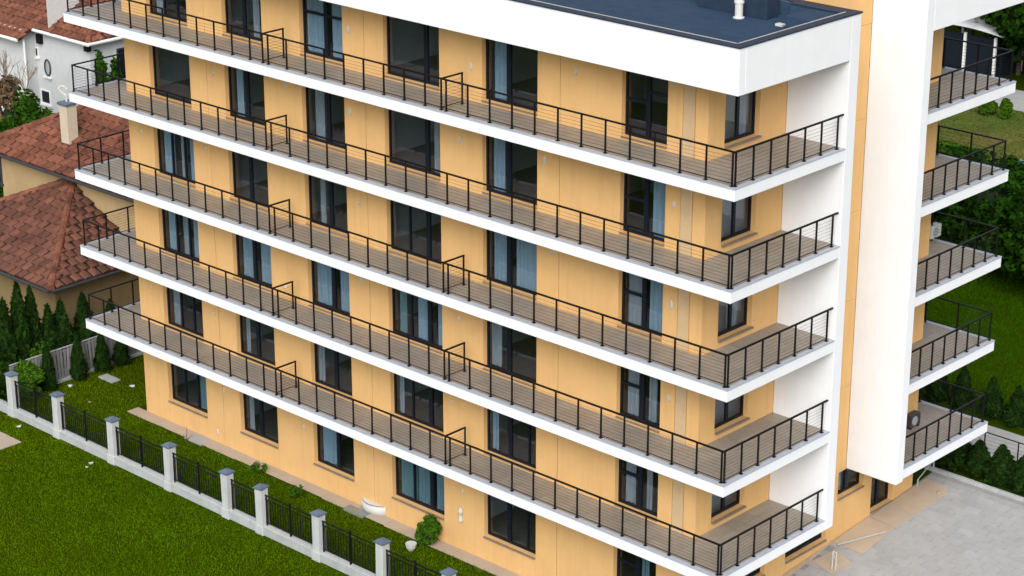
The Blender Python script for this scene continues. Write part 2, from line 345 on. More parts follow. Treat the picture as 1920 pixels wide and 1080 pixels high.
for k in range(6):
    zb = -.95 if k == 0 else 3*k-.02; zt = 3*(k+1)-.38
    ops = []
    for i, (a, b_) in enumerate(WIN):
        z0, z1 = (.02, 2.35) if k == 0 else (3*k+.12, 3*k+2.45)
        ops.append((a, b_, z0, z1))
        tr = [(0, .47)] if i == 5 else []
        if (k, i) == (5, 2): tr = [(0, .62), (1, .62)]
        if (k, i) in ((5, 5),): tr = [(0, .47), (1, .62)]
        window('front', WY, a, b_, z0, z1, mulof(k, i), tr, CUR.get((k, i), ()), proud=.06 if k == 0 else .03)
    wall('front', WY, XL, WX, zb, zt, ops, GRV + ([-3.06, -2.62] if k else []))
    if k: box('joint_strip', 'joint_strip', apt, -3.045, WY-.006, zb+.004, -2.635, WY+.02, zt-.004)
    # right-hand wall of the corner balcony / ground floor
    if k:
        so = (2.3, 3.95, 3*k+.26, 3*k+2.35)
        wall('side', WX, WY+TH, 5.25, zb, zt, [so]); window('side', WX, *so[:2], *so[2:], [(.5, .11)], (), ([(.55,.9,cg)] if k in (3, 5) else []), proud=.10)
        # tower balcony wall
        to = (10.5, 12.5, 3*k+.12, 3*k+2.35)
        wall('side', WX, 9.9, 13.4, zb, zt, [to]); window('side', WX, *to[:2], *to[2:], [(.5, .12)], (), ())
    else:
        gs = [(3.0, 5.2, .36, 2.3), (6.3, 8.55, .36, 2.3), (9.1, 10.6, 1.62, 2.58), (11.1, 12.42, .42, 2.5)]
        wall('side', WX, WY+TH, 13.4, -.95, 2.6, gs)
        window('side', WX, *gs[0][:2], *gs[0][2:], [(.5, .12)]); window('side', WX, *gs[1][:2], *gs[1][2:], [(.33, .1), (.66, .1)])
        window('side', WX, *gs[2][:2], *gs[2][2:], [(.45, .1)], (), [(.0,.4,cg)]); window('side', WX, *gs[3][:2], *gs[3][2:], [(.5, .14)], name='entrance_door')
    # rooms behind the glass
    zf = 3*k if k else -.1
    box('room_floor', 'interior_floor', apt, XL+.26, WY+.252, zf-.01, WX-.26, 5.35, zf+.01)
    box('room_wall', 'interior_wall', apt, XL+.26, 5.36, zf-.01, WX-.26, 5.5, zt)
    for x in (XL+.3, -24.5, -20.4, -16.4, -12.0, -7.78, -2.9): box('partition', 'interior_wall', apt, x-.06, WY+.26, zf+.011, x+.06, 5.355, zt)
# storey-high wall between the two white fins, and the tower block
for k in range(1, 7):
    z0, z1 = 3*k-.38, (3*k+2.62 if k < 6 else 22.)
    if k == 1: z0 = 2.604
    box('wall_panel', 'ochre_render', apt, WX-TH, 5.71, z0+.006, WX, 9.49, z1-.006)
box('tower_wall', 'ochre_render', apt, -14, 5.72, 18.45, WX-TH-.002, 5.97, 22)
box('tower_wall', 'ochre_render', apt, -14, 13.4, -.95, WX, 13.65, 22)
box('tower_core', 'interior_wall', apt, -14, 5.98, -.9, -6, 13.39, 21.9)
box('rear_wall', 'ochre_render', apt, XL, 9.5, -.95, -14.1, 9.75, 17.6); box('rear_wall', 'ochre_render', apt, XL-.001, WY+TH+.001, -.95, XL+.25, 9.49, 17.6)
# white fins
box('white_fin', 'white_render', apt, WX+.001, 5.25, 2.62, 0, 5.70, 18.93, bevel=.012)
box('white_fin', 'white_render', apt, WX+.001, 9.5, 2.62, -.2, 9.9, 22.5, bevel=.012)
box('tower_fascia', 'white_render', apt, -6, 9.903, 17.62, -.2, 15.2, 22.4, bevel=.012)
# parapet and roof of the long block
box('parapet', 'white_render', apt, BL, 0, 17.62, 0, .3, 18.94, bevel=.012)
box('parapet', 'white_render', apt, -.3, .303, 17.62, 0, 5.247, 18.94, bevel=.012)
box('parapet', 'white_render', apt, BL, .303, 17.62, BL+.3, 9.7, 18.94)
box('parapet', 'white_render', apt, -14, 5.45, 18.3, -2.153, 5.71, 18.94)
roof = box('roof', 'white_render', apt, BL+.302, .302, 17.62, -.302, 5.445, 18.4)
for j in range(5):
    y = .31+j*1.027; x0 = BL+.35; k = 0
    while x0 < -.35:
        x1 = min(x0+7.6+rnd.uniform(-.5, .5), -.31); box('roof_sheet', 'roof_membrane', roof, x0+.006, y+.006, 18.402, x1-.006, y+1.02, 18.49+.004*((j+k) % 2)); x0 = x1; k += 1
def coping(x0, y0, x1, y1): box('coping', 'coping_metal', roof, x0, y0, 18.942, x1, y1, 18.985, bevel=.006)
coping(BL-.03, -.03, .03, .33); coping(-.33, .333, .03, 5.73); coping(-14, 5.42, -2.16, 5.715); coping(-2.157, 5.20, -.333, 5.715)
box('coping_strip', 'light_metal', roof, BL, .262, 18.987, -.262, .30, 19.0); box('coping_strip', 'light_metal', roof, -.30, .262, 18.987, -.262, 5.3, 19.0)
box('inner_flashing', 'roof_membrane', roof, BL+.31, .305, 18.49, -.31, .325, 18.93); box('inner_flashing', 'roof_membrane', roof, -.325, .33, 18.49, -.305, 5.41, 18.93); box('inner_flashing', 'roof_membrane', roof, -13, 5.40, 18.49, -2.16, 5.418, 18.93); box('inner_flashing', 'roof_membrane', roof, -2.156, 5.225, 18.49, -.33, 5.246, 18.93)
box('roof_hatch', 'coping_metal', roof, -5.1, 4.6, 18.49, -2.55, 5.19, 19.6, bevel=.02)
box('roof_box', 'roof_membrane', roof, -1.45, 4.05, 18.49, -.42, 5.19, 18.93, bevel=.02)
p = at(1385, 33, 2, 18.5); vb = MB().lathe([(.17, 18.49), (.17, 18.52), (.12, 18.54), (.12, 18.93), (.15, 18.94), (.15, 19.0), (.06, 19.03)], p.x, p.y, 14).build('roof_vent', 'paper', roof)
p = at(1463, 48, 2, 18.5); box('drain_cover', 'paper', roof, p.x-.12, p.y-.1, 18.49, p.x+.12, p.y+.1, 18.56, bevel=.01)
# balcony slabs
tile_mesh = {}
def tile(w_, d_):
    key = (round(w_, 3), round(d_, 3))
    if key not in tile_mesh: tile_mesh[key] = MB().box(-w_/2+.004, -d_/2+.004, 0, w_/2-.004, d_/2-.004, .019).mesh('floor_tile', 'floor_tile')
    return tile_mesh[key]
def rail_run(par, p0, p1, z, n, ends=(True, True), cable=True, rail=True):
    """posts, bottom rail and cables between two plan points; par is the top rail"""
    p0 = Vector((*p0, 0)); p1 = Vector((*p1, 0)); d = (p1-p0).normalized(); nrm = Vector((-d.y, d.x, 0)); L = (p1-p0).length
    for i in range(n+1):
        if (i == 0 and not ends[0]) or (i == n and not ends[1]): continue
        c = p0+(p1-p0)*(i/n); b = MB()
        h = .022
        b.add([(c+d*a*h+nrm*q*h)+Vector((0,0,zz)) for zz in (z+.02, z+.975) for a, q in ((-1,-1),(1,-1),(1,1),(-1,1))], [(3,2,1,0),(4,5,6,7),(0,1,5,4),(1,2,6,5),(2,3,7,6),(3,0,4,7)])
        pl = .05; b.add([(c+d*a*pl+nrm*q*pl)+Vector((0,0,zz)) for zz in (z, z+.02) for a, q in ((-1,-1),(1,-1),(1,1),(-1,1))], [(3,2,1,0),(4,5,6,7),(0,1,5,4),(1,2,6,5),(2,3,7,6),(3,0,4,7)])
        b.build('post', 'black_steel', par)
    MB().tube(p0+Vector((0,0,z+.09)), p1+Vector((0,0,z+.09)), .014, 4).build('bottom_rail', 'black_steel', par)
    for i in range(7):
        MB().tube(p0+Vector((0,0,z+.2+i*.107)), p1+Vector((0,0,z+.2+i*.107)), .0042, 4).build('cable', 'black_steel', par)
def top_rail(p0, p1, z):
    p0 = Vector((*p0, z+1.0)); p1 = Vector((*p1, z+1.0)); d = (p1-p0).normalized(); nrm = Vector((-d.y, d.x, 0)); b = MB()
    b.add([c+nrm*q*.026+Vector((0,0,zz)) for c in (p0-d*.02, p1+d*.02) for q, zz in ((-1,-.025),(1,-.025),(1,.02),(-1,.02))], [(0,1,2,3),(7,6,5,4),(0,4,5,1),(1,5,6,2),(2,6,7,3),(3,7,4,0)])
    return b.build('railing', 'black_steel', apt)
RS = .13
alltiles = []
for k in range(1, 6):
    z = 3*k
    sl = MB().box(BL, 0, z-.38, 0, 5.247, z-.02).build('balcony_slab', 'white_render', apt, bevel=.012)
    box('slab_wing', 'white_render', sl, BL, 5.25, z-.38, XL-.003, 7.5, z-.02)
    box('edge_trim', 'edge_metal', sl, BL-.008, -.008, z-.045, .008, .16, z-.002); box('edge_trim', 'edge_metal', sl, -.16, .163, z-.045, .008, 5.245, z-.002)
    box('edge_trim', 'edge_metal', sl, BL-.008, .163, z-.045, BL+.16, 7.5, z-.002)
    ts = []
    nx = 50; tw = (-.165-(BL+.165))/nx; td = (WY-.165)/3
    for i in range(nx):
        for j in range(3): ts.append((BL+.165+tw*(i+.5), .165+td*(j+.5), tw, td))
    ny_ = 6; sw = (-.165-WX)/4; sd_ = (5.24-WY)/ny_
    for i in range(4):
        for j in range(ny_): ts.append((WX+sw*(i+.5), WY+sd_*(j+.5), sw, sd_))
    for i in range(3):
        for j in range(8): ts.append((BL+.165+.44*(i+.5), WY+.6*(j+.5), .44, .6))
    alltiles += [(t, z, sl) for t in ts if not (t[0] > XL-.1 and t[0] < WX and t[1] > WY)]
    # railings
    r1 = top_rail((BL+RS, RS), (-RS, RS), z); n1 = 33
    rail_run(r1, (BL+RS, RS), (-RS-.06, RS), z, n1, (True, True))
    r2 = top_rail((-RS, RS), (-RS, 5.23), z); rail_run(r2, (-RS, RS+.06), (-RS, 5.0), z, 6)
    r3 = top_rail((BL+RS, RS), (BL+RS, 7.4), z); rail_run(r3, (BL+RS, RS), (BL+RS, 7.4), z, 7, (False, True))
    for x in ((-19.8, -11.45) if k != 4 else (-19.8,)):
        rd = top_rail((x, RS), (x, 1.06), z); rail_run(rd, (x, RS), (x, 1.05), z, 1, (True, True)); rd.name = 'divider_railing'
    # tower balcony
    ts_ = MB().box(-6, 9.903, z-.38, -.3, 15.2, z-.02).build('balcony_slab', 'white_render', apt, bevel=.012)
    box('edge_trim', 'edge_metal', ts_, -.46, 9.905, z-.045, -.292, 15.208, z-.002); box('edge_trim', 'edge_metal', ts_, -6, 15.04, z-.045, -.463, 15.208, z-.002)
    for i in range(4):
        for j in range(9):
            tw_ = (-.465-WX)/3 if i < 3 else .6
            if i < 3: alltiles.append(((WX+tw_*(i+.5), 9.905+.57*(j+.5), tw_, .57), z, ts_))
    for i in range(5):
        for j in range(2): alltiles.append(((WX-.6*(i+.5), 13.66+.69*(j+.5), .6, .69), z, ts_))
    r4 = top_rail((-.43, 9.92), (-.43, 15.07), z); rail_run(r4, (-.43, 10.1), (-.43, 15.07), z, 7)
    r5 = top_rail((-.43, 15.07), (-5.5, 15.07), z); rail_run(r5, (-.43, 15.07), (-5.5, 15.07), z, 4, (False, True))
tp = np.array([(t[0], t[1], z) for t, z, _ in alltiles]); u, v, dz = proj(tp)
inv = (u > -20) & (u < 1940) & (v > -20) & (v < 1100)
score = np.array([t[2]*t[3] for t, z, _ in alltiles])/dz**2*np.where(inv, 1, 0)*np.where(tp[:,1] < WY, .7, 1.)
keep = set(np.argsort(-score)[:300].tolist()); slabrest = {}
for i, (t, z, sl) in enumerate(alltiles):
    zz = z-.0195+rnd.uniform(-.001, .0015)
    if i in keep: link('floor_tile', tile(t[2], t[3]), sl, (t[0], t[1], zz))
    else: slabrest.setdefault(sl.name, (sl, MB()))[1].box(t[0]-t[2]/2+.004, t[1]-t[3]/2+.004, zz, t[0]+t[2]/2-.004, t[1]+t[3]/2-.004, zz+.019)
for sl, b in slabrest.values(): b.build('floor_tiling', 'floor_tile', sl, kind='stuff')
# wall lamps, vents and sockets on the front wall
LP = [(-17.07,16.35,1.5),(-17.1,13.57,1.6),(-11.5,16.1,1.5),(-7.15,16.72,1.2),(-8.4,13.71,1.6),(-12.02,13.63,1.3),(-20.3,13.87,1.2),(-3.3,10.32,1.7),(-3.3,13.45,1.2),(-3.44,17.0,.8),(-3.3,7.31,1.2),(-8.0,10.82,1.2),(-16.75,7.7,1.3),(-20.67,6.46,.8),(-12.11,7.54,1.1),(-16.8,10.46,1.),(-6.9,17.19,.7),(-28.42,13.46,.9),(-24.1,13.61,.9),(-28.44,10.59,.9),(-24.7,10.72,1.),(-24.75,4.35,1.),(-28.43,4.5,1.),(-24.4,1.42,1.2),(-12.5,4.48,.8),(-12.01,1.33,1.),(-15.66,1.63,1.),(-19.97,1.28,.8),(-24.88,-.44,1.2)]
lm = MB(); n = 10; prof = [(1, 0), (1, -.35), (.72, -.6), (.3, -.7)]
for r, d in prof:
    for i in range(n): t = 2*math.pi*i/n; lm.v.append((r*.075*math.cos(t), d*.07, r*.11*math.sin(t)))
for q in range(3):
    for i in range(n): lm.f.append((q*n+i, q*n+(i+1)%n, (q+1)*n+(i+1)%n, (q+1)*n+i))
lm.f.append(tuple(range(3*n, 4*n))); lme = lm.mesh('wall_lamp', 'lamp_white')
for x, z, s in LP: link('wall_lamp', lme, apt, (x, WY, z), None, (s*.62, 1, s*.85))
# hose hanger by the garden door
p = at(866, 965, 1, WY); MB().lathe([(.02, p.z-.25), (.09, p.z-.2), (.05, p.z), (.10, p.z+.15), (.03, p.z+.3)], p.x, WY-.06, 8).build('wall_bracket', 'lamp_white', apt)
# beige skirting at the foot of the wall
for i in range(18):
    x0 = -29.75+i*1.6; box('foot_strip', 'beige_strip', apt, x0+.006, .98+rnd.uniform(-.03, .03), -.93, x0+1.594, WY-.002, -.865+rnd.uniform(-.004, .004), bevel=.012)
# air conditioners on the tower balconies
def ac(x, y, z, label, m='paper'):
    o = thing('air_conditioner', label, 'air conditioner', (x, y, z))
    box('casing', m, o, x-.13, y-.30, z+.06, x+.13, y+.30, z+.50, bevel=.02)
    MB().tube((x+.132, y-.06, z+.28), (x+.14, y-.06, z+.28), .17, 16).build('fan_grille', 'plastic_grey', o)
    for s in (-.22, .22): box('foot', 'black_steel', o, x-.12, y+s-.03, z, x+.12, y+s+.03, z+.059)
_p = at(1749, 447, 2, 9.); ac(_p.x, _p.y, 9.0, 'white air conditioner on the third tower balcony beside the ochre wall'); 
_p = at(1710, 800, 2, 3.); ac(_p.x, _p.y, 3.0, 'dark grey air conditioner on the lowest tower balcony beside the ochre wall', 'gutter')

# ---------------------------------------------------------------- garden fence with white piers
FY = -2.22; G0 = -.9
px_ = [-35.9, -32.67, -29.73, -26.35, -23.04, -19.83, -18.02, -15.13, -12.06, -9.0, -5.9, -2.8]
gf = thing('garden_fence', 'black bar fence between white piers with slate blue caps', 'fence', (-19, FY, G0))
pier_m = MB().box(-.165, -.165, 0, .165, .165, 1.72).box(-.2, -.2, 0, .2, .2, .36).mesh('pier', 'pier_white')
cap = MB(); cap.box(-.205, -.205, 1.72, .205, .205, 1.765); cap.add([(-.215,-.215,1.765),(.215,-.215,1.765),(.215,.215,1.765),(-.215,.215,1.765),(-.04,-.04,1.87),(.04,-.04,1.87),(.04,.04,1.87),(-.04,.04,1.87)], [(3,2,1,0),(0,1,5,4),(1,2,6,5),(2,3,7,6),(3,0,4,7),(4,5,6,7)]); cap_m = cap.mesh('cap', 'cap_slate')
for i, x in enumerate(px_):
    rot = (rnd.uniform(-.012, .012), rnd.uniform(-.012, .012), rnd.uniform(-.03, .03))
    pr = link('pier', pier_m, gf, (x, FY, G0-.02), rot); bv = pr.modifiers.new('b', 'BEVEL'); bv.width = .012; bv.segments = 2
    c = link('cap', cap_m, pr, (x, FY, G0-.02)); 
    if i == 6: c.location = (.03, .02, .0); c.rotation_euler = (.0, -.03, .15)
    if i+1 < len(px_):
        x1 = px_[i+1]; box('plinth', 'plinth', gf, x+.201, FY-.13, G0-.05, x1-.201, FY+.13, G0+.30, bevel=.012)
        box('plinth_cap', 'pier_white', gf, x+.201, FY-.145, G0+.302, x1-.201, FY+.145, G0+.345, bevel=.008)
        a, b_ = x+.17, x1-.17; pn = MB().box(a, FY-.018, G0+1.47, b_, FY+.018, G0+1.505).build('fence_panel', 'black_steel', gf)
        box('rail', 'black_steel', pn, a, FY-.015, G0+1.33, b_, FY+.015, G0+1.355); box('rail', 'black_steel', pn, a, FY-.015, G0+.44, b_, FY+.015, G0+.47)
        if b_-a > 2: box('middle_post', 'black_steel', pn, (a+b_)/2-.025, FY-.03, G0+.346, (a+b_)/2+.025, FY+.03, G0+1.60)
        for e in (a+.05, b_-.05): box('end_post', 'black_steel', pn, e-.02, FY-.02, G0+.346, e+.02, FY+.02, G0+1.468)
        nb = int((b_-a)/.125)
        if x > -33 and x1 < -8:
            for q in range(1, nb):
                xx = a+(b_-a)*q/nb; box('bar', 'black_steel', pn, xx-.011, FY-.011, G0+.472, xx+.011, FY+.011, G0+1.328)

# ---------------------------------------------------------------- foliage
def leafcloud(P, N, size, m, name, flat=0., aspect=1.8, seed=0):
    """one mesh of leaf-shaped quads at points P with normals near N"""
    g = np.random.default_rng(seed); n = len(P); N = N + g.normal(0, .55, (n, 3)); N /= np.linalg.norm(N, axis=1)[:, None]+1e-9
    A = g.normal(0, 1, (n, 3)); A -= (A*N).sum(1)[:, None]*N; A /= np.linalg.norm(A, axis=1)[:, None]+1e-9; B = np.cross(N, A)
    s = size*g.uniform(.6, 1.4, n)[:, None]; l = A*s*aspect*.5; w_ = B*s*.5; dr = N*s*.15
    V = np.stack([P-l, P+w_-dr*.3, P+l-dr, P-w_-dr*.3], 1).reshape(-1, 3)
    return np_mesh(name, V, np.arange(4*n).reshape(n, 4), m)
def cone_pts(h, r, n, seed, lump=.12):
    g = np.random.default_rng(seed); t = g.beta(1.15, 1.35, n); a = g.uniform(0, 2*np.pi, n)
    rad = r*np.where(t < .14, .72+t*2., 1.0)*np.clip(1-np.maximum(t-.1, 0)/.92, 0, 1)**.78
    ph = g.uniform(0, 6, 4)
    rad *= 1+lump*np.sin(3*a+ph[0]+9*t)+lump*np.sin(7*a-13*t*h+ph[1])+lump*.8*np.sin(11*a+23*t*h+ph[2]); rad *= g.uniform(.70, 1.12, n)
    P = np.stack([rad*np.cos(a), rad*np.sin(a), t*h*.97+.06], 1); N = np.stack([np.cos(a), np.sin(a), np.full(n, .5)], 1); return P, N
TH_ = []
for s in range(4):
    P, N = cone_pts(1., .30, 4600, s+1, .17); N[:, 2] = 1.2
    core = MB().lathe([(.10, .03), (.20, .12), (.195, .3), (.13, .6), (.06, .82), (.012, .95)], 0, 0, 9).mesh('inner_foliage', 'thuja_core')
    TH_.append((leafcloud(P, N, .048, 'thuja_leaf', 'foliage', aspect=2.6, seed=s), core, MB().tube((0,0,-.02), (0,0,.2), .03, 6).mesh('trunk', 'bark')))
def thuja(x, y, h, rr, label, s=0, group=None, z=None):
    z = float(gz(x, y)) if z is None else z; o = thing('conifer', label, 'conifer', (x, y, z), group); rz = rnd.uniform(0, 6.28); sc = (rr/.30, rr/.30, h)
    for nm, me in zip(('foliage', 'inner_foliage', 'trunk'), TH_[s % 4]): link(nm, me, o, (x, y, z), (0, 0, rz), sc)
    return o
def clumps(n_cl, rx, ry, rz, cz, cr, per, seed, shell=.55):
    g = np.random.default_rng(seed); P = []; N = []
    for _ in range(n_cl):
        d = g.normal(0, 1, 3); d /= np.linalg.norm(d); rr = g.uniform(shell, 1.)**.7; c = d*rr*np.array([rx, ry, rz])+np.array([0, 0, cz]); c[2] = max(c[2], .15)
        q = g.normal(0, 1, (per, 3)); q /= np.linalg.norm(q, axis=1)[:, None]; R_ = cr*g.uniform(.6, 1.3)*g.uniform(.55, 1., per)[:, None]**.5
        p = c + q*R_*np.array([1, 1, .7]); k = p[:, 2] > .02; P.append(p[k]); nn = q.copy(); nn[:, 2] += .6; N.append(nn[k])
    return np.concatenate(P), np.concatenate(N)
BU = []
for s in range(3):
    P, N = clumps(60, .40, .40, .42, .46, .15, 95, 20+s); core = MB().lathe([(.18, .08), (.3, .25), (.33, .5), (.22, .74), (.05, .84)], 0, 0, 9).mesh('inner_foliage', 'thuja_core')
    BU.append((P, N, core))
def bush(x, y, w_, h, label, s=0, m='bush_leaf', leaf=.07, name='shrub', z=None, cat='shrub', group=None):
    z = float(gz(x, y)) if z is None else z; o = thing(name, label, cat, (x, y, z), group); P, N, core = BU[s % 3]; g_ = np.array([w_, w_, h])
    me = leafcloud(P*g_, N, leaf, m, 'foliage', seed=int(abs(x*37+y*11))); rz = rnd.uniform(0, 6)
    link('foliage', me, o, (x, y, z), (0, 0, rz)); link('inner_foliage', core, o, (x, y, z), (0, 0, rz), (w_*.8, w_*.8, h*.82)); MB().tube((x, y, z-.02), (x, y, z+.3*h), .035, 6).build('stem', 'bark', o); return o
def tree(x, y, h, r, label, seed, m='tree_leaf', z=None, leaf=.2, ncl=90, low=.18):
    z = float(gz(x, y)) if z is None else z; o = thing('broadleaf_tree', label, 'tree', (x, y, z), 'dark trees behind the tower')
    P, N = clumps(ncl, r, r, h*(1-low)*.48, h*(low+(1-low)*.52), r*.30, 75, seed, .45); link('crown', leafcloud(P, N, leaf, m, 'crown', seed=seed), o, (x, y, z))
    b = MB(); g = random.Random(seed); b.tube((x, y, z-.05), (x, y, z+h*.45), .16, 8, .10)
    for i in range(6):
        a = g.uniform(0, 6.28); z0 = z+h*g.uniform(.2, .45); e = Vector((x+math.cos(a)*r*.7, y+math.sin(a)*r*.7, z+h*g.uniform(.5, .85))); b.tube((x, y, z0), e, .07, 6, .02)
    b.build('trunk', 'bark', o)
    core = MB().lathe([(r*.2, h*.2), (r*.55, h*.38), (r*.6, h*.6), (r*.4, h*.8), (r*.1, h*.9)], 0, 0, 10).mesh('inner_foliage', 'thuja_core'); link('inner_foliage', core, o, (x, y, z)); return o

# left boundary: slatted fence and conifers
wf = thing('slat_fence', 'weathered grey slat fence leaning between small conifers', 'fence', (-34.1, 2.5, G0))
y = -1.3; k = 0
while y < 9.5:
    hgt = 1.28+rnd.uniform(-.03, .03); lean = .05*math.sin(k*.55)+rnd.uniform(-.012, .012)
    b = MB().box(-.012, -.056, 0, .012, .056, hgt); o = b.build('slat', 'wood_grey', wf); o.location = Vector((-34.1, y, G0+.1))-WORLD[wf.name]; o.rotation_euler = (lean, rnd.uniform(-.03, .03), rnd.uniform(-.08, .08)); y += .142; k += 1
for z in (.42, 1.22): box('rail', 'wood_grey', wf, -34.165, -1.35, G0+z, -34.117, 9.5, G0+z+.07)
box('top_rail', 'light_metal', wf, -34.13, -1.35, G0+1.40, -34.07, 9.5, G0+1.43)
box('foot_kerb', 'plinth', wf, -34.2, -1.4, G0-.05, -34.0, 9.6, G0+.12, bevel=.01)
GL = 'small conifers along the slat fence'
for i, (y, h) in enumerate([(.15, 2.0), (1.62, 1.98), (2.8, 1.75), (3.75, 1.5)]):
    thuja(-33.72, y, h, .30, ['narrow conifer before the slat fence, next to the corner pier', 'narrow conifer before the slat fence, second from the corner pier', 'narrow conifer before the slat fence, third from the corner pier', 'short dark conifer before the slat fence, farthest from the corner pier'][i], i, GL)
GL2 = 'conifers behind the slat fence'
for i, (y, h, r_, x) in enumerate([(-.75, 3.6, .50, -35.1), (.0, 4.1, .52, -35.2), (.65, 3.7, .50, -35.3), (1.2, 2.95, .45, -34.95), (1.85, 2.9, .55, -35.0), (2.95, 2.95, .52, -35.0), (4.3, 2.3, .45, -35.0)]):
    thuja(x, y, h, r_, ['dark conifer behind the slat fence, tallest row end by the corner pier', 'tall pointed conifer against the ochre house wall, behind the slat fence', 'dense dark conifer against the ochre wall, third behind the slat fence', 'slim conifer squeezed between two fuller ones behind the slat fence', 'full conifer below the hip corner of the tiled annex roof', 'lone pointed conifer against the ochre wall past the annex hip corner', 'short conifer behind the slat fence in the balcony shade'][i], i+1, GL2)
bush(-34.75, .55, 1.2, 1.9, 'light green leafy shrub poking over the slat fence', 0, 'bright_leaf', .06)
bush(-33.6, -.9, 1.3, 1.7, 'bright bushy shrub behind the corner pier of the garden fence', 1, 'bright_leaf', .07)
bush(-34.6, -1.9, 1.5, 2.3, 'dark leafy shrub outside the garden fence end', 2, 'bush_leaf', .07)
bush(-35.4, -3.3, 1.6, 1.6, 'low dark shrub beside the beige paving corner', 0, 'bush_leaf', .07)

# ---------------------------------------------------------------- tiled houses
def tile_verts(w_=.40, l_=.46):
    """barrel tile: arc across, thick lower lip; origin at the lower edge centre, y up the slope"""
    vs = []; n = 4
    for y, dz in ((0, .075), (l_*1.18, 0.)):
        for i in range(n+1):
            a = math.pi*(i/n); vs.append((-math.cos(a)*w_*.5, y, .012+dz+math.sin(a)*w_*.20))
    for i in range(n+1):
        a = math.pi*(i/n); vs.append((-math.cos(a)*w_*.5, 0, .0+math.sin(a)*w_*.20-.012))
    fs = [(i, i+1, n+2+i, n+1+i) for i in range(n)] + [(2*n+2+i, 2*n+3+i, i+1, i) for i in range(n)]
    return vs, fs
TV, TF = tile_verts()
def inpoly(p, poly):
    c = False; j = len(poly)-1
    for i in range(len(poly)):
        if (poly[i][1] > p[1]) != (poly[j][1] > p[1]) and p[0] < (poly[j][0]-poly[i][0])*(p[1]-poly[i][1])/(poly[j][1]-poly[i][1])+poly[i][0]: c = not c
        j = i
    return c
def roof_tiles(pts, up):
    """pts: 3-D roof polygon; up: horizontal uphill direction -> list of 4x4 matrices"""
    up = Vector((*up, 0)); n = (Vector(pts[1])-Vector(pts[0])).cross(Vector(pts[2])-Vector(pts[0])).normalized()
    if n.z < 0: n = -n
    v = (up - n*up.dot(n)).normalized(); u_ = v.cross(n); o = Vector(pts[0]); P2 = [((Vector(p)-o).dot(u_), (Vector(p)-o).dot(v)) for p in pts]
    u0, u1 = min(p[0] for p in P2), max(p[0] for p in P2); v0, v1 = min(p[1] for p in P2), max(p[1] for p in P2); out = []
    j = 0; vv = v0-.04
    while vv < v1:
        uu = u0+(.21 if j % 2 else 0)
        while uu < u1+.15:
            if inpoly((uu, vv+.16), P2):
                q = o+u_*(uu+rnd.uniform(-.02, .02))+v*(vv+rnd.uniform(-.03, .03))+n*.02; a = rnd.gauss(0, .05)
                uu_ = (u_*math.cos(a)+v*math.sin(a)); v_ = n.cross(uu_); m = Matrix((uu_, v_, n)).transposed().to_4x4(); m.translation = q; out.append(m)
            uu += .46
        vv += .44; j += 1
    return out
def place_tiles(root, mats, m, limit=300):
    P = np.array([tuple(x.translation) for x in mats]); u, v, dz = proj(P); sc = np.where((u > -5) & (u < 260) & (v > -5) & (v < 560), 1/dz, 0); od = np.argsort(-sc, kind='stable')
    me = MB().add(TV, TF).mesh('roof_tile', m); rest = MB()
    for k, i in enumerate(od):
        x = mats[i]
        if k < limit: 
            o = link('roof_tile', me, root, x.translation); o.rotation_euler = x.to_euler()
        else: rest.add([x @ Vector(p) for p in TV], TF)
    rest.build('roof_tiling', m, root, kind='stuff')
def ridge(root, p, q, m, r=.16, name='ridge_tile'):
    p = Vector(p)+Vector((0, 0, .09)); q = Vector(q)+Vector((0, 0, .09)); L = (q-p).length; n = max(1, int(L/.42)); d = (q-p)/L
    for i in range(n): a = p+d*(L*i/n); b_ = p+d*(L*(i+1)/n+.05); MB().tube(a, b_, r*1.12, 8, r*.92).build(name, m, root)
def gutter(root, p, q, out):
    p = Vector(p); q = Vector(q); out = Vector((*out, 0)); MB().tube(p+out*.1-Vector((0,0,.03)), q+out*.1-Vector((0,0,.03)), .07, 8).build('gutter', 'gutter', root)
h1 = thing('ochre_house', 'ochre neighbour house with two weathered terracotta hip roofs', 'house', (-41, 9, G0))
ez, sl = 2.3, .45; A = (-35.8, 2.0); B_ = (-46.2, 2.0); tt = 5.; yw = A[1]+tt; az = ez+tt*sl
box('annex_wall', 'shaded_ochre', h1, -45.6, 2.62, G0-.05, -36.42, yw, ez-.02)
box('upper_wall', 'house_ochre', h1, -46.2, yw+.003, G0-.05, -35.6, 13, 5.02)
fp = [(A[0], A[1], ez), (A[0]-tt, yw, az), (B_[0]+tt, yw, az), (B_[0], B_[1], ez)]; rp = [(A[0], A[1], ez), (A[0], yw, ez), (A[0]-tt, yw, az)]; lp = [(B_[0], B_[1], ez), (B_[0], yw, ez), (B_[0]+tt, yw, az)]
lr = MB(); 
for pg in (fp, rp, lp): lr.poly([(p[0], p[1], p[2]-.10) for p in pg], .10)
lroof = lr.build('annex_roof', 'roof_under', h1)
lt = roof_tiles(fp, (0, 1)) + roof_tiles(rp, (-1, 0)) + roof_tiles(lp, (1, 0))
place_tiles(lroof, lt, 'terracotta_old', 190)
ridge(lroof, fp[0], fp[1], 'terracotta'); ridge(lroof, fp[3], fp[2], 'terracotta')
gutter(lroof, fp[0], fp[3], (0, -1)); gutter(lroof, (A[0], A[1], ez), (A[0], yw, ez), (1, 0))
box('soffit', 'gutter', lroof, -46.1, 2.1, ez-.13, -35.9, yw-.01, ez-.105)
uz, us_, ue, un = 5.1, .5, 6.45, 3.55; X0, X1 = -47.0, -34.9; uzr = uz+us_*un
uf = [(X1, ue, uz), (X1-un, ue+un, uzr), (X0+un, ue+un, uzr), (X0, ue, uz)]; ub = [(X1, ue+2*un, uz), (X1-un, ue+un, uzr), (X0+un, ue+un, uzr), (X0, ue+2*un, uz)]
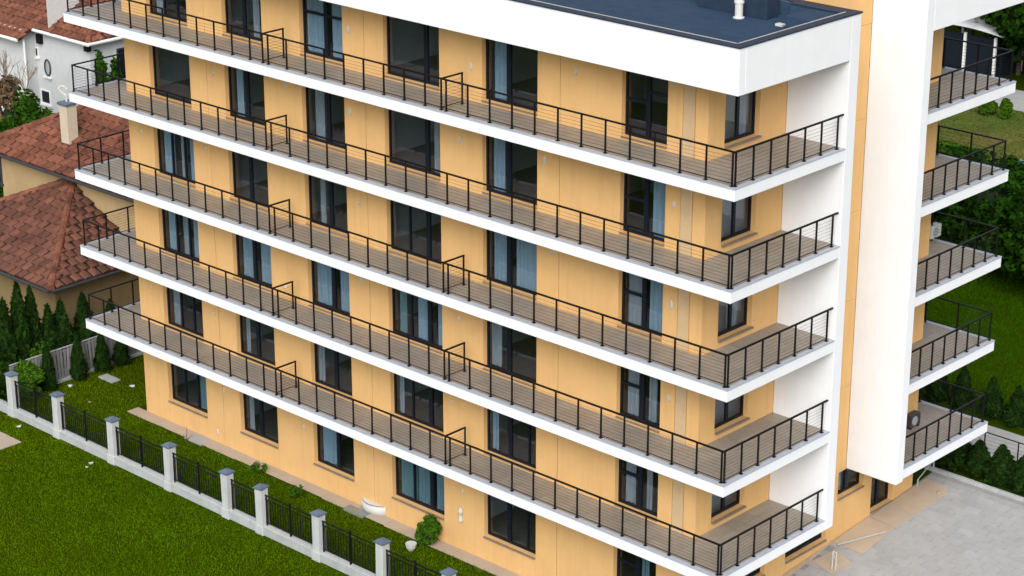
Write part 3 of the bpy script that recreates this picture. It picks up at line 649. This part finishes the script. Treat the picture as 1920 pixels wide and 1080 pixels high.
ul = [(X0, ue, uz), (X0+un, ue+un, uzr), (X0, ue+2*un, uz)]; ur = [(X1, ue, uz), (X1-un, ue+un, uzr), (X1, ue+2*un, uz)]
ub_ = MB()
for pg in (uf, ub, ul, ur): ub_.poly([(p[0], p[1], p[2]-.10) for p in pg], .10)
uroof = ub_.build('upper_roof', 'roof_under', h1)
place_tiles(uroof, roof_tiles(uf, (0, 1)) + roof_tiles(ul, (1, 0)) + roof_tiles(ur, (-1, 0)), 'terracotta', 110)
ridge(uroof, uf[3], uf[2], 'terracotta'); ridge(uroof, uf[2], uf[1], 'terracotta'); ridge(uroof, uf[0], uf[1], 'terracotta')
gutter(uroof, uf[0], uf[3], (0, -1)); box('soffit', 'gutter', uroof, X0+.1, ue+.1, uz-.13, X1-.1, ue+2*un-.1, uz-.105)
# chimney
cx, cy = -42.3, 8.05; box('chimney', 'chimney_beige', h1, cx-.27, cy-.27, 5.55, cx+.27, cy+.27, 7.62, bevel=.015)
box('chimney_flashing', 'gutter', uroof, cx-.31, cy-.33, 5.6, cx+.31, cy-.272, 5.92); box('chimney_cap', 'cap_slate', uroof, cx-.33, cy-.33, 7.622, cx+.33, cy+.33, 7.74, bevel=.02)
pipe = MB(); pts = [Vector((cx-.05, cy, 7.74)), Vector((cx-.05, cy, 8.0)), Vector((cx-.22, cy-.12, 8.15)), Vector((cx-.3, cy-.2, 8.3)), Vector((cx-.22, cy-.12, 8.44)), Vector((cx-.08, cy, 8.40)), Vector((cx-.02, cy+.04, 8.28))]
for a, b_ in zip(pts, pts[1:]): pipe.tube(a, b_, .045, 8)
pipe.build('flue_pipe', 'paper', uroof); MB().tube((cx+.1, cy+.05, 8.0), (cx+.42, cy+.3, 8.1), .06, 8).tube((cx+.12, cy+.06, 7.74), (cx+.12, cy+.06, 8.02), .03, 6).build('flue_cowl', 'paper', uroof)
def simple_window(par, axis, plane, u0, u1, z0, z1, frame='house_trim', arch=False):
    P = mapper(axis, plane); fr = MB(); f = .08
    mbox(fr, P, u0, u0+f, -.05, -.002, z0, z1); mbox(fr, P, u1-f, u1, -.05, -.002, z0, z1); mbox(fr, P, u0+f, u1-f, -.05, -.002, z0, z0+f); mbox(fr, P, u0+f, u1-f, -.05, -.002, z1-f, z1)
    o = fr.build('window', frame, par); mbox(MB(), P, u0+f, u1-f, -.022, -.004, z0+f, z1-f).build('pane', 'frame_navy', o); mbox(MB(), P, u0-.06, u1+.06, -.13, -.002, z0-.07, z0-.005).build('sill', frame, o)
a = at(-12, 300, 1, yw); b_ = at(6, 345, 1, yw); simple_window(h1, 'front', yw+.003, b_.x-1.1, b_.x, b_.z, b_.z+1.3, 'gutter')
# grey house farther back
h2 = thing('grey_house', 'pale grey rendered house with bright terracotta roof behind the ochre house', 'house', (-58, 21, G0))
e2 = 6.5; c2 = at(165, 82, 2, e2); gx, gy = c2.x, c2.y
box('wall', 'house_grey', h2, -72, gy+.35, G0-.05, gx-.4, gy+9, e2-.05); box('wall', 'house_grey', h2, -72, gy-.45, G0-.05, at(42, 80, 1, gy-.45).x, gy+.347, e2-.05)
s2 = .5; wd = 4.6
RF = [(gx, gy, e2), (gx-wd, gy+wd, e2+s2*wd), (-73, gy+wd, e2+s2*wd), (-73, gy, e2)]; RR = [(gx, gy, e2), (gx, gy+2*wd, e2), (gx-wd, gy+wd, e2+s2*wd)]; RB = [(gx, gy+2*wd, e2), (gx-wd, gy+wd, e2+s2*wd), (-73, gy+wd, e2+s2*wd), (-73, gy+2*wd, e2)]
rb = MB()
for pg in (RF, RR, RB): rb.poly([(p[0], p[1], p[2]-.1) for p in pg], .1)
xj = at(42, 80, 1, gy-.45).x+.35; rb.poly([(-73, gy-.95, e2-.5), (xj, gy-.95, e2-.5), (xj, gy, e2-.1), (-73, gy, e2-.1)], .1)
r2 = rb.build('roof', 'roof_under', h2); jt = [(-73, gy-.95, e2-.4), (xj, gy-.95, e2-.4), (xj, gy+.1, e2+.04), (-73, gy+.1, e2+.04)]
place_tiles(r2, roof_tiles(RF, (0, 1)) + roof_tiles(RR, (-1, 0)) + roof_tiles(jt, (0, 1)), 'terracotta', 0)
ridge(r2, RF[0], RF[1], 'terracotta'); ridge(r2, RF[1], RF[2], 'terracotta')
def trim(p, q): MB().tube(p, q, .09, 8).build('gutter', 'house_trim', r2)
trim((gx+.05, gy-.08, e2-.04), (xj+.1, gy-.08, e2-.04)); trim((gx+.08, gy-.05, e2-.04), (gx+.08, gy+9, e2-.04)); trim((xj, gy-1.03, e2-.44), (-73, gy-1.03, e2-.44))
dp = at(46, 120, 1, gy-.5); MB().tube((dp.x+.12, gy-.52, G0), (dp.x+.12, gy-.52, e2-.5), .06, 8).build('downpipe', 'house_trim', h2)
for (u0, v0, u1, v1) in ((64, 86, 74, 108), (77, 165, 97, 198)):
    a = at(u0, v0, 1, gy+.35); b_ = at(u1, v1, 1, gy+.35); simple_window(h2, 'front', gy+.35, a.x, b_.x, b_.z, a.z)
a = at(77, 72, 1, gy+.35); box('vent_box', 'black_steel', h2, a.x-.18, gy+.15, a.z-.25, a.x+.18, gy+.347, a.z+.25)
a = at(89, 127, 1, gy+.3)
o = MB()
ring = [(a.x+.24*math.cos(t)*(1), gy+.3, a.z+.42*math.sin(t)) for t in [2*math.pi*i/14 for i in range(14)]]
for i in range(14): o.tube(ring[i], ring[(i+1) % 14], .045, 6)
oo = o.build('oval_window', 'gutter', h2); oo2 = MB().add([(a.x, gy+.32, a.z)]+[(a.x+.24*math.cos(t), gy+.32, a.z+.42*math.sin(t)) for t in [2*math.pi*i/14 for i in range(14)]], [(0, 1+(i+1) % 14, 1+i) for i in range(14)]).build('pane', 'plastic_grey', oo); box('sill', 'house_trim', oo, a.x-.32, gy+.2, a.z-.55, a.x+.32, gy+.347, a.z-.46)
a = at(167, 88, 1, gy+.2); box('floodlight', 'black_steel', h2, gx-.55, gy+.1, e2-.5, gx-.25, gy+.347, e2-.25)
a = at(177, 76, 2, e2+.2); box('chimney', 'paper', h2, *(at(95, 33, 2, e2+.75)-Vector((.1, .1, .7))), *(at(122, 26, 2, e2+.75)+Vector((.0, .9, 2.6))))
a = at(225, 108, 0, gx-.4); simple_window(h2, 'side', gx-.4, a.y-.2, a.y+1.4, a.z-1.4, a.z+.5, 'gutter')
# planting between the houses
p = at(60, 230, 1, 13.5); bush(p.x, 13.5, 2.8, 2.0+p.z-G0, 'dark green rounded shrub under the grey house wall', 1, 'bush_leaf', .15)
p = at(14, 205, 1, 13.8); bush(p.x, 13.8, 2.6, 2.2+p.z-G0, 'reddish brown shrub under the grey house wall', 2, 'brown_leaf', .16)
p = at(10, 240, 1, 13.2); bush(p.x, 13.2, 2.6, 1.4+p.z-G0, 'low dark shrub beside the reddish brown one', 0, 'bush_leaf', .15)
def bare(u, v, y, h, label, seed):
    p = at(u, v, 1, y); g = random.Random(seed); o = thing('bare_shrub', label, 'shrub', (p.x, y, G0), 'bare shrubs before the grey house')
    b = MB(); 
    def grow(a, d, L, r, lev):
        e = a+d*L; b.tube(a, e, r, 5, r*.7)
        if lev:
            for _ in range(3 if lev > 1 else 2):
                nd = (d+Vector((g.uniform(-.7, .7), g.uniform(-.7, .7), g.uniform(-.1, .5)))).normalized(); grow(a+d*L*g.uniform(.45, 1), nd, L*g.uniform(.55, .8), r*.6, lev-1)
    hh = p.z-G0
    grow(Vector((p.x, y, G0)), Vector((0, 0, 1)), hh, .05, 0)
    for _ in range(4): grow(Vector((p.x, y, p.z-.05)), Vector((g.uniform(-.5, .5), g.uniform(-.5, .5), 1)).normalized(), h*.42, .03, 3)
    b.build('branches', 'twig', o)
bare(18, 165, 14.6, 2.4, 'taller bare twiggy shrub rising over the reddish brown bush', 3); bare(48, 175, 14.8, 1.9, 'smaller bare twiggy shrub rising beside the oval window', 5)
for (u, v, hh, l) in ((190, 145, 1.7, 'dark potted shrub by the grey house side wall, seen through the balcony railing'), (222, 140, 1.2, 'rounded dark shrub by the grey house, close to its side window')):
    p = at(u, v, 0, gx+1.2); bush(p.x, p.y, 1.2, hh+p.z-G0, l, 1, 'bush_leaf', .15)

# ---------------------------------------------------------------- right-hand gardens
HG = 'clipped shrubs behind the kerb'
for i, (x, w_, h) in enumerate([(-3.2, 1.5, 1.35), (-1.9, 1.5, 1.5), (-.95, 1.2, 1.25), (-.05, 1.25, 1.35), (.85, 1.25, 1.25), (1.9, 1.4, 1.3)]):
    thuja(x, 15.95, h, w_*.42, ['clipped dense shrub behind the kerb, deepest under the tower balcony', 'clipped dense shrub behind the kerb under the balcony end', 'clipped dense shrub behind the kerb just outside the balcony shade', 'pointed clipped shrub in front of the railed walkway', 'rounded clipped shrub before the railed walkway post', 'outermost clipped shrub along the courtyard kerb'][i], i, HG)
wk = MB().box(-8, 17.3, .35, 10, 19.75, .60).build('walkway', 'concrete'); wk['kind'] = 'structure'
lw = thing('low_wall', 'low whitewashed wall along the walkway behind the clipped shrubs', 'wall', (-.5, 17.2, .55))
for i in range(9): box('coping_stone', 'paper', lw, -4+i*1.0+.004, 17.05, .54, -3+i*1.0-.004, 17.28, .78, bevel=.02)
wr = thing('walkway_railing', 'thin dark railing with wires along the concrete walkway', 'railing', (-1, 17.45, .6))
for x in (-4.35, -3.0, -1.65, -.3, 1.05, 2.4): MB().tube((x, 17.45, .60), (x, 17.45, 1.45), .025, 6).build('post', 'black_steel', wr)
MB().tube((-4.5, 17.45, 1.46), (3, 17.45, 1.46), .022, 6).build('top_rail', 'black_steel', wr)
for q in range(5): MB().tube((-4.5, 17.45, .75+q*.14), (3, 17.45, .75+q*.14), .004, 4).build('cable', 'black_steel', wr)
HG2 = 'small conifers by the walkway'
for i, (x, h) in enumerate([(-5.6, 1.5), (-4.5, 1.6), (-3.25, 1.55), (-2.2, 1.5), (-1.2, 1.4), (-.2, 1.5)]):
    thuja(x, 20.55, h, .40, ['small conifer beyond the walkway, hidden deepest behind the tower balcony', 'small conifer beyond the walkway behind the lowest balcony railing', 'small conifer beyond the walkway railing, tallest at the lawn edge', 'plump small conifer beyond the walkway railing', 'small conifer at the end of the row beyond the walkway', 'last small conifer of the walkway row'][i], i+2, HG2)
k = 0
TL = ['dense dark tree at the far edge of the green lawn', 'spreading dark tree behind the green lawn', 'tall dark tree between the two lawns', 'low rounded tree at the lawn edge, lighter green', 'bushy dark tree behind the lighter one', 'dark tree below the yellowish lawn', 'wide tree in the shade between the lawns']
for i, (x, y, h, r_, m) in enumerate([(-9.2, 33.2, 4.2, 1.9, 'tree_leaf'), (-12.2, 34.5, 4.6, 2.2, 'tree_leaf'), (-10.6, 36.8, 4.6, 2.2, 'tree_leaf'), (-7.4, 32.4, 3.2, 1.5, 'bush_leaf'), (-7.8, 36.0, 4.6, 2.1, 'tree_leaf'), (-13.4, 38.6, 3.6, 1.9, 'tree_leaf'), (-15.6, 37.0, 4.0, 2.2, 'tree_leaf')]):
    tree(x, y, h, r_, TL[i], 40+i, m, leaf=.17)
dr = MB().box(-40, 57.5, .3, -12, 61.2, .58).build('driveway', 'concrete'); dr['kind'] = 'structure'
TL2 = ['towering dark tree behind the concrete drive, beside the garden pavilion', 'broad dark tree behind the concrete drive', 'dark tree behind the drive with rounded crown', 'dark tree behind the drive at the thick of the group', 'rear dark tree rising above the others behind the drive', 'rear dark tree filling the gap behind the drive', 'outer dark tree behind the drive']
for i, (x, y, h, r_) in enumerate([(-28.2, 64.2, 8, 3.4), (-24.5, 62.8, 6.5, 3.0), (-21.8, 63.5, 7.5, 3.2), (-25.8, 67.5, 9.5, 3.8), (-30.5, 71, 12, 4.4), (-33, 66.8, 9, 3.2), (-26.5, 73, 12, 4.4)]):
    tree(x, y, h, r_, TL2[i], 60+i, leaf=.24, ncl=110)
p = at(1850, 215, 2, .55); bush(p.x, p.y, 1.0, 1.0, 'pale green shrub at the edge of the concrete drive', 0, 'bright_leaf', .12); bush(p.x+1.2, p.y-.1, .7, 1.2, 'spindly green shrub next to the pale one by the drive', 1, 'bright_leaf', .12)
p = at(1822, 320, 2, .55); bush(p.x, p.y, 1.3, 1.2, 'round dark shrub on the yellowish lawn', 2, 'bush_leaf', .12)
p = at(1770, 300, 2, .55); bush(p.x, p.y, 2.4, .9, 'wide mid green shrub on the yellowish lawn edge', 1, 'bright_leaf', .12)
# big-leaved plant at the far lawn's edge
p = at(1918, 345, 2, .55); ag = thing('agave_plant', 'large blue-green broad-leaved plant beside the yellowish lawn', 'plant', p)
for i in range(14):
    a = i*2.4; L = rnd.uniform(1.1, 1.8); d = Vector((math.cos(a), math.sin(a), 0)); s_ = Vector((-d.y, d.x, 0)); el = rnd.uniform(.5, 1.2); b = MB(); vs = []
    for q in range(6):
        t = q/5; c = p+d*(L*t*math.cos(el))+Vector((0, 0, .1+L*t*math.sin(el)-.55*t*t*L*.6)); ww = .24*math.sin(math.pi*min(1, .12+t*.88))*1.1+.01; vs += [c-s_*ww+Vector((0,0,.04)), c-Vector((0,0,.03)), c+s_*ww+Vector((0,0,.04))]
    b.add(vs, [f for q in range(5) for f in ((q*3, q*3+1, q*3+4, q*3+3), (q*3+1, q*3+2, q*3+5, q*3+4))]).build('leaf', 'agave_leaf', ag, smooth=True)
# glazed garden pavilion with a curved canopy
q = at(1790, 138, 2, .58); pc = Vector((-30.6, 63.6, .55)); pav = thing('garden_pavilion', 'dark glazed garden pavilion with pale curved canopy roof', 'pavilion', pc)
for sx in (-2, 0, 2):
    for sy in (-1.5, 1.5): box('post', 'house_trim', pav, pc.x+sx-.07, pc.y+sy-.07, pc.z, pc.x+sx+.07, pc.y+sy+.07, pc.z+2.5)
for sx in (-1, 1): box('glass_wall', 'frame_navy', pav, pc.x+sx-.9, pc.y-1.47, pc.z+.05, pc.x+sx+.9, pc.y-1.43, pc.z+2.4)
for s in (-1, 1): box('glass_wall', 'frame_navy', pav, pc.x+1.98, pc.y+s*.72-.68, pc.z+.05, pc.x+2.02, pc.y+s*.72+.68, pc.z+2.4)
cn = MB(); n = 8; vs = []
for i in range(n+1):
    for j in range(n+1):
        s, t = i/n*2-1, j/n*2-1; vs.append((pc.x+s*2.7, pc.y+t*2.1, pc.z+2.55+.9*(1-s*s)*(1-.5*t*t)+.25*s*s*t*t))
cn.add(vs, [(i*(n+1)+j, (i+1)*(n+1)+j, (i+1)*(n+1)+j+1, i*(n+1)+j+1) for i in range(n) for j in range(n)]); co = cn.build('canopy', 'canopy_fabric', pav, smooth=True); sm = co.modifiers.new('s', 'SOLIDIFY'); sm.thickness = .05

# ---------------------------------------------------------------- small things in the gardens
def scrap(u, v, s, m, label, seed, name='paper_scrap', cat='litter'):
    p = at(u, v, 2, G0); g = random.Random(seed); b = MB(); n = 7
    b.add([(p.x, p.y, G0+s*.55)]+[(p.x+math.cos(2*math.pi*i/n)*s*g.uniform(.5, 1.1), p.y+math.sin(2*math.pi*i/n)*s*g.uniform(.5, 1.1), G0+s*g.uniform(.15, .6)) for i in range(n)]+[(p.x+math.cos(2*math.pi*i/n+.4)*s*.5, p.y+math.sin(2*math.pi*i/n+.4)*s*.5, G0+.005) for i in range(n)],
          [(0, 1+i, 1+(i+1) % n) for i in range(n)]+[(1+i, 8+i, 8+(i+1) % n, 1+(i+1) % n) for i in range(n)]+[tuple(range(14, 7, -1))])
    tag(b.build(name, m), label, cat)
scrap(132, 725, .16, 'paper', 'crumpled white paper on the shaded grass near the slat fence', 1); scrap(248, 725, .13, 'paper', 'small white scrap on the grass before the building corner', 2)
scrap(168, 755, .09, 'paper_brown', 'tiny brown scrap on the grass behind the corner piers', 3, cat='litter'); scrap(36, 801, .13, 'paper', 'white twisted scrap on the outer lawn near the beige paving', 4)
scrap(170, 870, .12, 'paper', 'white scrap on the outer lawn below the fence plinth', 5); scrap(163, 877, .08, 'paper', 'smaller white crumb on the outer lawn beside a larger scrap', 6)
p = at(205, 711, 2, G0); tag(box('drain_lid', 'concrete', None, p.x-.45, p.y-.22, G0, p.x+.45, p.y+.22, G0+.06, bevel=.01), 'pale rectangular drain lid on the shaded lawn', 'drain lid')
p = at(372, 825, 2, G0); tag(box('access_cover', 'plastic_grey', None, p.x-.5, p.y-.3, G0, p.x+.5, p.y+.3, G0+.05, bevel=.01), 'dark grey access cover in the grass strip before the wall', 'cover')
p = at(350, 826, 2, G0); o = thing('bent_twig', 'bare bent twig standing in grass beside the access cover', 'twig', p); b = MB()
for d, L in (((.1, 0, 1), .6), ((.5, .2, .6), .5), ((-.5, 0, .5), .4), ((.3, -.5, .3), .4)): b.tube(p, p+Vector(d)*L, .014, 5, .006)
b.build('stem', 'bark', o)
# curved light-well cover by the wall
p = at(694, 962, 2, G0); lwl = thing('light_well', 'curved pale light well cover with clear lid by the wall foot', 'light well', p); b = MB(); n = 8; vs = []
for i in range(n+1):
    t = math.pi*i/n; xx = p.x+.65*math.cos(t); yy = p.y+.42-.5*math.sin(t); vs += [(xx, yy, G0+.003), (xx, yy, G0+.36)]
b.add(vs, [(2*i, 2*i+2, 2*i+3, 2*i+1) for i in range(n)]); sh = b.build('shell', 'paper', lwl, smooth=True); sm = sh.modifiers.new('s', 'SOLIDIFY'); sm.thickness = .04
lid = MB().add([(p.x, p.y+.42, G0+.37)]+[(p.x+.62*math.cos(math.pi*i/n), p.y+.42-.48*math.sin(math.pi*i/n), G0+.37) for i in range(n+1)], [(0, i+1, i+2) for i in range(n)]).build('lid', 'canopy_fabric', lwl)
gl = box('glass_sheet', 'rail_glass', lwl, p.x-.9, p.y-.55, G0+.06, p.x+.15, p.y-.1, G0+.075)
box('glass_rest', 'plastic_grey', lwl, p.x-.85, p.y-.5, G0, p.x+.1, p.y-.15, G0+.058)
# clipped bush in a white basket
p = at(803, 1022, 2, G0); bb = bush(p.x, p.y, .95, 1.15, 'round clipped green bush growing at the wall foot', 1, 'bright_leaf', .05)
p2 = at(797, 1021, 2, G0); bk = MB().lathe([(.10, G0), (.17, G0+.12), (.2, G0+.26), (.15, G0+.25)], p2.x-.05, p2.y-.62, 10).build('basket', 'paper'); tag(bk, 'small white basket in the grass before the clipped bush', 'basket')
for i, (u, v) in enumerate([(625, 895), (690, 925), (485, 885), (560, 930)]):
    p = at(u, v, 2, G0); P, N = clumps(10, .3, .3, .18, .2, .13, 22, 90+i); o = thing('weed_tuft', ['leafy weed tuft in the grass strip behind the double pier', 'broad weed tuft in the grass strip near the light well', 'sparse weed tuft behind the fence panel', 'flat weed tuft beside the fence'][i], 'weed', p); link('leaves', leafcloud(P, N, .07, 'bright_leaf', 'leaves', seed=i), o, p)
# beige paving at the lower left lawn corner
o = thing('beige_paving', 'beige stone paving slabs at the corner of the outer lawn', 'paving', (-31.5, -4.2, G0))
for i in range(2):
    for j in range(3): box('slab', 'beige_strip', o, -31.75+i*.7, -5.5+j*.66, G0-.02, -31.06+i*.7, -4.85+j*.66, G0+.03+rnd.uniform(0, .006), bevel=.01)
# boards protecting the courtyard paving
def board(pts, label, th=.018):
    b = MB(); b.poly([(x, y, pz(y)+.034) for x, y in pts], th); tag(b.build('protective_board', 'beige_board'), label, 'board')
board([(-2.08, 11.02), (-.98, 10.93), (-.95, 13.95), (-1.2, 14.35), (-2.1, 14.4)], 'large beige board lying in front of the entrance door')
board([(-2.1, 8.95), (-.86, 8.82), (-1.02, 10.88), (-2.12, 10.98)], 'beige board lying under the small ground floor window')
board([(-1.92, 7.45), (-.9, 7.2), (-.82, 8.15), (-1.7, 8.55)], 'small crooked beige board with a white stand on it')
board([(-2.12, 4.5), (-1.86, 4.5), (-1.95, 7.35), (-2.1, 8.9), (-2.13, 8.9)], 'narrow beige strip of board along the ochre wall')
a = at(1570, 1021, 2, pz(9.3)+.09); b_ = at(1661, 997, 2, pz(10.6)+.09); tag(MB().tube(a, b_, .028, 8).build('metal_pole', 'light_metal'), 'grey metal pole lying across the beige boards', 'pole')
a = at(1563, 1068, 2, pz(7.6)+.055); st = thing('white_stand', 'thin white folding stand on the small crooked board', 'stand', a)
for dx in (-.07, .07): MB().tube((a.x+dx, a.y, a.z), (a.x+dx, a.y+.02, a.z+.62), .016, 6).build('leg', 'paper', st)
MB().tube((a.x-.07, a.y+.02, a.z+.63), (a.x+.07, a.y+.02, a.z+.63), .018, 6).build('crossbar', 'paper', st); MB().tube((a.x-.07, a.y+.3, a.z), (a.x-.07, a.y+.03, a.z+.6), .012, 6).build('brace', 'paper', st)
a = at(1712, 916, 2, .55); b_ = at(1760, 884, 2, .62); bp_ = thing('barrier_pole', 'thin metal barrier pole from the building corner to the kerb', 'pole', (a.x, a.y, .5))
MB().tube((-2.0, 13.75, pz(13.75)+.3), (-2.25, 15.12, .98), .025, 6).build('bar', 'light_metal', bp_); MB().tube((-2.25, 15.12, .681), (-2.25, 15.12, 1.0), .03, 6).build('post', 'light_metal', bp_); MB().tube((-2.0, 13.75, pz(13.75)+.03), (-2.0, 13.75, pz(13.75)+.32), .03, 6).build('post', 'light_metal', bp_)
for i, (u, v, s) in enumerate([(1760, 927, .09)]):
    p = at(u, v, 2, .45); pzv = pz(p.y)+.03; b = MB().lathe([(.03, pzv), (s, pzv+.02), (s*.7, pzv+.07), (.02, pzv+.1)], p.x, p.y, 7).build('dead_leaf_heap', 'paper_brown'); tag(b, 'small rust brown leaf heap on the grey courtyard paving', 'leaves')
